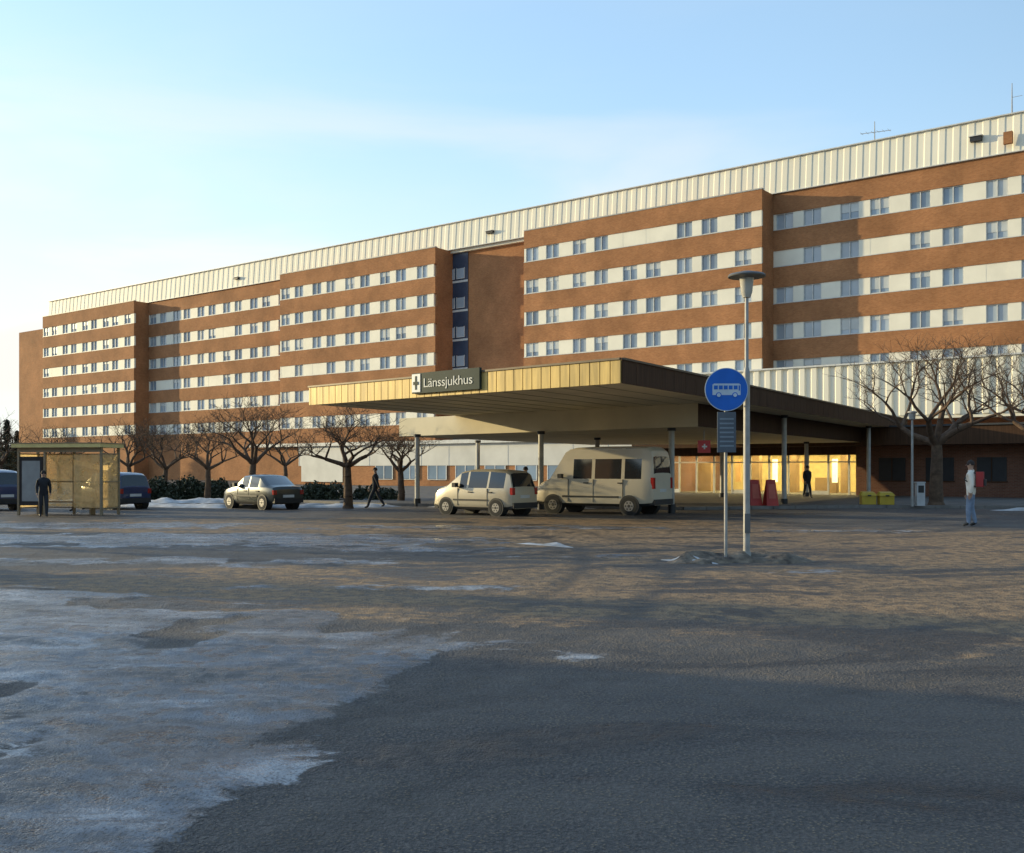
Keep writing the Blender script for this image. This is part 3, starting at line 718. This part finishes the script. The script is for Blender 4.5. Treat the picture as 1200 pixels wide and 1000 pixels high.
for ring in range(2):
    for i in range(1500):
        a=rg.uniform(0,6.283); R_=rg.uniform(420,520)+ring*120; h=rg.uniform(9,17)*(1+.3*ring); x=R_*math.cos(a); y=R_*math.sin(a)
        wv=rg.uniform(2.5,4.5); tx_,ty_=-math.sin(a),math.cos(a); k=4
        pts=[(x-tx_*wv,y-ty_*wv,-.5)]
        for q in range(1,k): pts.append((x-tx_*wv*(1-q/k)*rg.uniform(.7,1.1),y-ty_*wv*(1-q/k),h*q/k))
        pts.append((x,y,h))
        for q in range(k-1,0,-1): pts.append((x+tx_*wv*(1-q/k)*rg.uniform(.7,1.1),y+ty_*wv*(1-q/k),h*q/k))
        pts.append((x+tx_*wv,y+ty_*wv,-.5)); mb.face(pts)
mb.obj('distant_woodland',[mat('woodland',(.025,.03,.022),.9)])
# ---------------------------------------------------------------- unseen building & trees west of the car park, added to shade it
nb=empty('unseen_shade_building'); m=MB(); m.box(-52,-27,-45,19.0,0,9.2,0); m.box(-52.3,-26.7,-45.3,19.3,9.203,9.6,1)
y=-42
while y<16:
    for z in (1.0,4.9): m.box(-27,-26.96,y,y+1.8,z,z+1.4,2); m.box(-27,-26.93,y-.08,y+1.88,z-.1,z,1)
    y+=3.6
m.obj('shade_building_walls',[BRICK,FRAME,G1],nb)
def shade_conifer(x,y,H,seed): 
    o=conifer('pine_tree',600,0.0001,H,seed); o.location=(x,y,0)
shade_conifer(-27,22.8,8.5,77)  # unseen pine, added for partial shade on the ground
def shade_bare_tree(x,y,H,seed):
    o=bare_tree('bare_tree',600,1,H,1.0,seed,.18,.3,5); o.location=(x,y,0)
shade_bare_tree(-24,27.3,7,91); shade_bare_tree(-30,33,8,92)  # unseen bare trees, added to streak the shade
# ---------------------------------------------------------------- people
SKIN=mat('skin',(.45,.28,.2),.6)
def person(name,px,D,height,yaw,top,legs,hair,stride=.25,arm=.2,bag=None,z=0,shoe=None):
    S=height/1.76; x,y=P(px,D); e=empty(name,(x,y,z),yaw)
    shoe=shoe or BLK
    V=[];E=[];Rr_=[]
    def add(p,r,par=None):
        V.append(Vector(p)*S); Rr_.append(r*S); i=len(V)-1
        if par is not None: E.append((par,i))
        return i
    pe=add((0,0,.95),.145)
    w=add((.0,0,1.08),.135,pe); ch=add((.01,0,1.28),.16,w); ct=add((0,0,1.42),.125,ch); nk=add((0,0,1.50),.058,ct); hb=add((.015,0,1.57),.075,nk); hc=add((.02,0,1.655),.092,hb); htp=add((.015,0,1.72),.07,hc)
    tags={pe:'t',w:'t',ch:'t',ct:'t',nk:'h',hb:'h',hc:'h',htp:'h'}
    hands=[]
    for s in (1,-1):
        st=stride*s
        hp=add((0,.095*s,.88),.10,pe); kn=add((st*.55+.03,.10*s,.50-abs(st)*.03),.075,hp)
        ax=st*1.05-(.05 if st<0 else 0); az=.09+(.06 if st<-.1 else 0)
        an_=add((ax,.10*s,az),.055,kn); toe=add((ax+.14,.115*s,max(.035,az-.055)),.034,an_)
        tags.update({hp:'l',kn:'l',an_:'l',toe:'s'})
        sh_=add((0,.175*s,1.40),.075,ct); a_=-arm*s
        el=add((a_*.45-.02,.235*s,1.13),.06,sh_); wrp=add((a_+.05,.235*s,.90),.042,el); pm_=add((a_+.07,.23*s,.83),.032,wrp)
        tags.update({sh_:'t',el:'t',wrp:'t',pm_:'k'}); hands.append((Vector((a_+.07,.23*s,.83))*S,s))
    me=bpy.data.meshes.new('sk'); me.from_pydata(V,E,[]); o=bpy.data.objects.new('sk',me); sc.collection.objects.link(o)
    o.modifiers.new('s','SKIN'); 
    sv=me.skin_vertices[0].data
    for i,r in enumerate(Rr_): sv[i].radius=(r,r*1.12 if i in (ch,pe,w) else r)
    sv[0].use_root=True
    ss=o.modifiers.new('ss','SUBSURF'); ss.levels=2; ss.render_levels=2
    dg=bpy.context.evaluated_depsgraph_get(); ev=o.evaluated_get(dg); nm=bpy.data.meshes.new_from_object(ev)
    bpy.data.objects.remove(o)
    b=bpy.data.objects.new('body',nm); sc.collection.objects.link(b)
    nm.materials.clear()
    for mt in (top,legs,SKIN,shoe): nm.materials.append(mt)
    segs=[(V[a],V[c],tags[c]) for a,c in E]
    for p in nm.polygons:
        c=p.center; best=9;bt='t'
        for a,q,t in segs:
            ab=q-a; tt=max(0,min(1,(c-a).dot(ab)/ab.length_squared)); dd=(c-(a+ab*tt)).length
            if dd<best: best=dd;bt=t
        if bt=='l' and c.z>.84*S: bt='t'
        p.material_index={'t':0,'l':1,'h':2,'k':2,'s':3}[bt]; p.use_smooth=True
        if bt=='h' and c.z<1.50*S: p.material_index=0
    b.parent=e; b.matrix_local=Matrix()
    d=MB()
    for hpz,s in hands:
        for k in range(4):
            o0=hpz+Vector((-.028+.018*k,0,-.03))*S; l=(.07,.085,.078,.06)[3-k]*S
            m1=o0+Vector((.006,-.008*s,-l*.5)); m2=m1+Vector((-.004,-.016*s,-l*.45))
            d.tube(o0,m1,.010*S,.009*S,6,0); d.tube(m1,m2,.009*S,.006*S,6,0)
        t0=hpz+Vector((.02,0,.0))*S; t1=t0+Vector((.028,-.01*s,-.03))*S; d.tube(t0,t1,.012*S,.010*S,6,0); d.tube(t1,t1+Vector((.006,-.008*s,-.03))*S,.010*S,.007*S,6,0)
    hcz=Vector((.02,0,1.655))*S
    prof=[(.098*math.sin(a),.115*math.cos(a)) for a in [i*math.pi/2/6*1.15 for i in range(7)]]
    d.lathe([(r*S,zz*S) for r,zz in prof][::-1],c=(hcz.x-.012*S,0,hcz.z+.005*S),n=16,mi=1)
    for s in (1,-1):
        d.tube(hcz+Vector((0,.085*s,-.01))*S,hcz+Vector((-.01,.105*s,0))*S,.02*S,.018*S,8,0)
        d.tube(hcz+Vector((.078,.03*s,.01))*S,hcz+Vector((.092,.03*s,.01))*S,.012*S,.010*S,8,2)
    d.tube(hcz+Vector((.08,0,.01))*S,hcz+Vector((.112,0,-.03))*S,.008*S,.014*S,6,0)
    d.box((.02+.07)*S,(.02+.094)*S,-.025*S,.025*S,1.595*S,1.602*S,3)
    d.lathe([(.075*S,0),(.085*S,.03*S),(.07*S,.06*S)],c=(0,0,1.455*S),n=14,mi=4)
    dd=d.obj('head_and_hand_details',[SKIN,hair,DARK,RED,top],e,smooth=50); dd.matrix_local=Matrix()
    if bag:
        g=MB(); g.box(-.31*S,-.13*S,-.15*S,.15*S,1.06*S,1.46*S,0); g.box(-.37*S,-.311*S,-.11*S,.11*S,1.09*S,1.26*S,1)
        for s in (1,-1): g.tube(Vector((-.14,.1*s,1.42))*S,Vector((.06,.11*s,1.46))*S,.02*S,.02*S,6,1); g.tube(Vector((.06,.11*s,1.46))*S,Vector((.15,.12*s,1.25))*S,.02*S,.02*S,6,1); g.tube(Vector((.15,.12*s,1.25))*S,Vector((-.13,.14*s,1.05))*S,.018*S,.018*S,6,1)
        go_=g.obj('backpack',[bag,DARK],e,bevel=.04*S); go_.matrix_local=Matrix()
    return e
JW=mat('white_jacket',(.78,.72,.62),.8,var=.1); JEAN=mat('light_jeans',(.20,.26,.36),.85,var=.2,scale=8); BK=mat('dark_coat',(.02,.02,.025),.85); HR=mat('dark_hair',(.03,.02,.015),.8)
JB=mat('blue_coat',(.04,.05,.09),.85); DJ=mat('dark_trousers',(.03,.032,.04),.85); BAGR=mat('backpack_red',(.34,.03,.03),.7)
person('pedestrian',1138,29.5,1.90,math.radians(150),JW,JEAN,HR,stride=.05,arm=.06,bag=BAGR)
person('pedestrian',440,43,1.72,math.radians(175),BK,DJ,HR,stride=.30,arm=.26)
person('pedestrian',51,35.4,1.60,math.radians(-60),BK,DJ,HR,stride=.06,arm=.08)
person('pedestrian',92,40,1.66,math.radians(-160),JB,DJ,HR,stride=.2,arm=.15)
person('pedestrian',616,40.5,1.75,math.radians(100),BK,DJ,HR,stride=.15,arm=.15)
person('pedestrian',946,54,1.72,math.radians(-80),BK,DJ,HR,stride=.2,arm=.2,z=.12)
# ---------------------------------------------------------------- light
EL=math.radians(10.5); GA=math.radians(17)
sdv=-Vector((math.cos(GA)*EX+math.sin(GA)*WX, math.cos(GA)*EY+math.sin(GA)*WY,0)).normalized()
sundir=Vector((sdv.x*math.cos(EL),sdv.y*math.cos(EL),math.sin(EL)))
sd=bpy.data.lights.new('sun','SUN'); sd.energy=5; sd.angle=math.radians(.5); sd.color=(1,.82,.46)
so=bpy.data.objects.new('sun',sd); sc.collection.objects.link(so); so.rotation_euler=(-sundir).to_track_quat('-Z','Y').to_euler()
wd=bpy.data.worlds.new('World'); sc.world=wd; wd.use_nodes=True; nt=wd.node_tree; N=nt.nodes; L=nt.links
bg=N['Background']; bg.inputs[1].default_value=.15
sky=N.new('ShaderNodeTexSky'); sky.sky_type='NISHITA'; sky.sun_disc=False; sky.sun_elevation=EL; sky.sun_rotation=math.atan2(sdv.x,sdv.y)
sky.air_density=1.0; sky.dust_density=.6; sky.ozone_density=1.5
gam=N.new('ShaderNodeGamma'); gam.inputs[1].default_value=.62; L.new(sky.outputs[0],gam.inputs[0])
vm=N.new('ShaderNodeVectorMath'); vm.operation='MULTIPLY'; vm.inputs[1].default_value=(2.85,3.35,3.75); L.new(gam.outputs[0],vm.inputs[0])
tc=N.new('ShaderNodeTexCoord'); sx_=N.new('ShaderNodeSeparateXYZ'); L.new(tc.outputs['Generated'],sx_.inputs[0])
def mrw(x,a,b,c,d,smooth=True):
    n=N.new('ShaderNodeMapRange'); n.interpolation_type='SMOOTHSTEP' if smooth else 'LINEAR'
    n.inputs[1].default_value=a;n.inputs[2].default_value=b;n.inputs[3].default_value=c;n.inputs[4].default_value=d; L.new(x,n.inputs[0]); return n.outputs[0]
def maw(op,x,y):
    n=N.new('ShaderNodeMath'); n.operation=op
    for i,q in enumerate((x,y)):
        if isinstance(q,(int,float)): n.inputs[i].default_value=q
        else: L.new(q,n.inputs[i])
    return n.outputs[0]
def mixw(f,c1,c2):
    n=N.new('ShaderNodeMix'); n.data_type='RGBA'; L.new(f,n.inputs[0])
    for i,q in ((6,c1),(7,c2)):
        if isinstance(q,tuple): n.inputs[i].default_value=(*q,1)
        else: L.new(q,n.inputs[i])
    return n.outputs[2]
dp=N.new('ShaderNodeVectorMath'); dp.operation='DOT_PRODUCT'; L.new(tc.outputs['Generated'],dp.inputs[0]); dp.inputs[1].default_value=tuple(sdv)
sunward=mrw(dp.outputs['Value'],-.45,.55,.15,1)
haze=maw('MULTIPLY',mrw(sx_.outputs[2],.0,.36,.85,0),sunward)
col=mixw(haze,vm.outputs[0],(6.3,6.4,6.2))
mp=N.new('ShaderNodeMapping'); mp.inputs['Scale'].default_value=(1.5,1.5,7); mp.inputs['Rotation'].default_value=(0,.15,0); L.new(tc.outputs['Generated'],mp.inputs[0])
nz=N.new('ShaderNodeTexNoise'); nz.inputs['Scale'].default_value=1.3; nz.inputs['Detail'].default_value=6; nz.inputs['Distortion'].default_value=.4; L.new(mp.outputs[0],nz.inputs['Vector'])
cf=mrw(nz.outputs['Fac'],.42,.66,0,.95)
cf=maw('MULTIPLY',cf,mrw(sx_.outputs[2],.18,.40,1,.05))
cf=maw('MULTIPLY',cf,sunward)
col=mixw(cf,col,(6.8,6.6,6.2))
dim=N.new('ShaderNodeVectorMath'); dim.operation='SCALE'; L.new(col,dim.inputs[0]); L.new(mrw(dp.outputs['Value'],-.7,.15,.55,1),dim.inputs['Scale'])
L.new(dim.outputs[0],bg.inputs[0])
# ---------------------------------------------------------------- camera
cd=bpy.data.cameras.new('camera'); cd.lens=36; cd.sensor_width=36; cd.shift_y=50/1200; cd.clip_end=8000
co=bpy.data.objects.new('camera',cd); sc.collection.objects.link(co); co.location=(0,0,CH); co.rotation_euler=(math.radians(90),0,0); sc.camera=co
sc.view_settings.view_transform='Standard'; sc.view_settings.look='None'; sc.view_settings.exposure=0
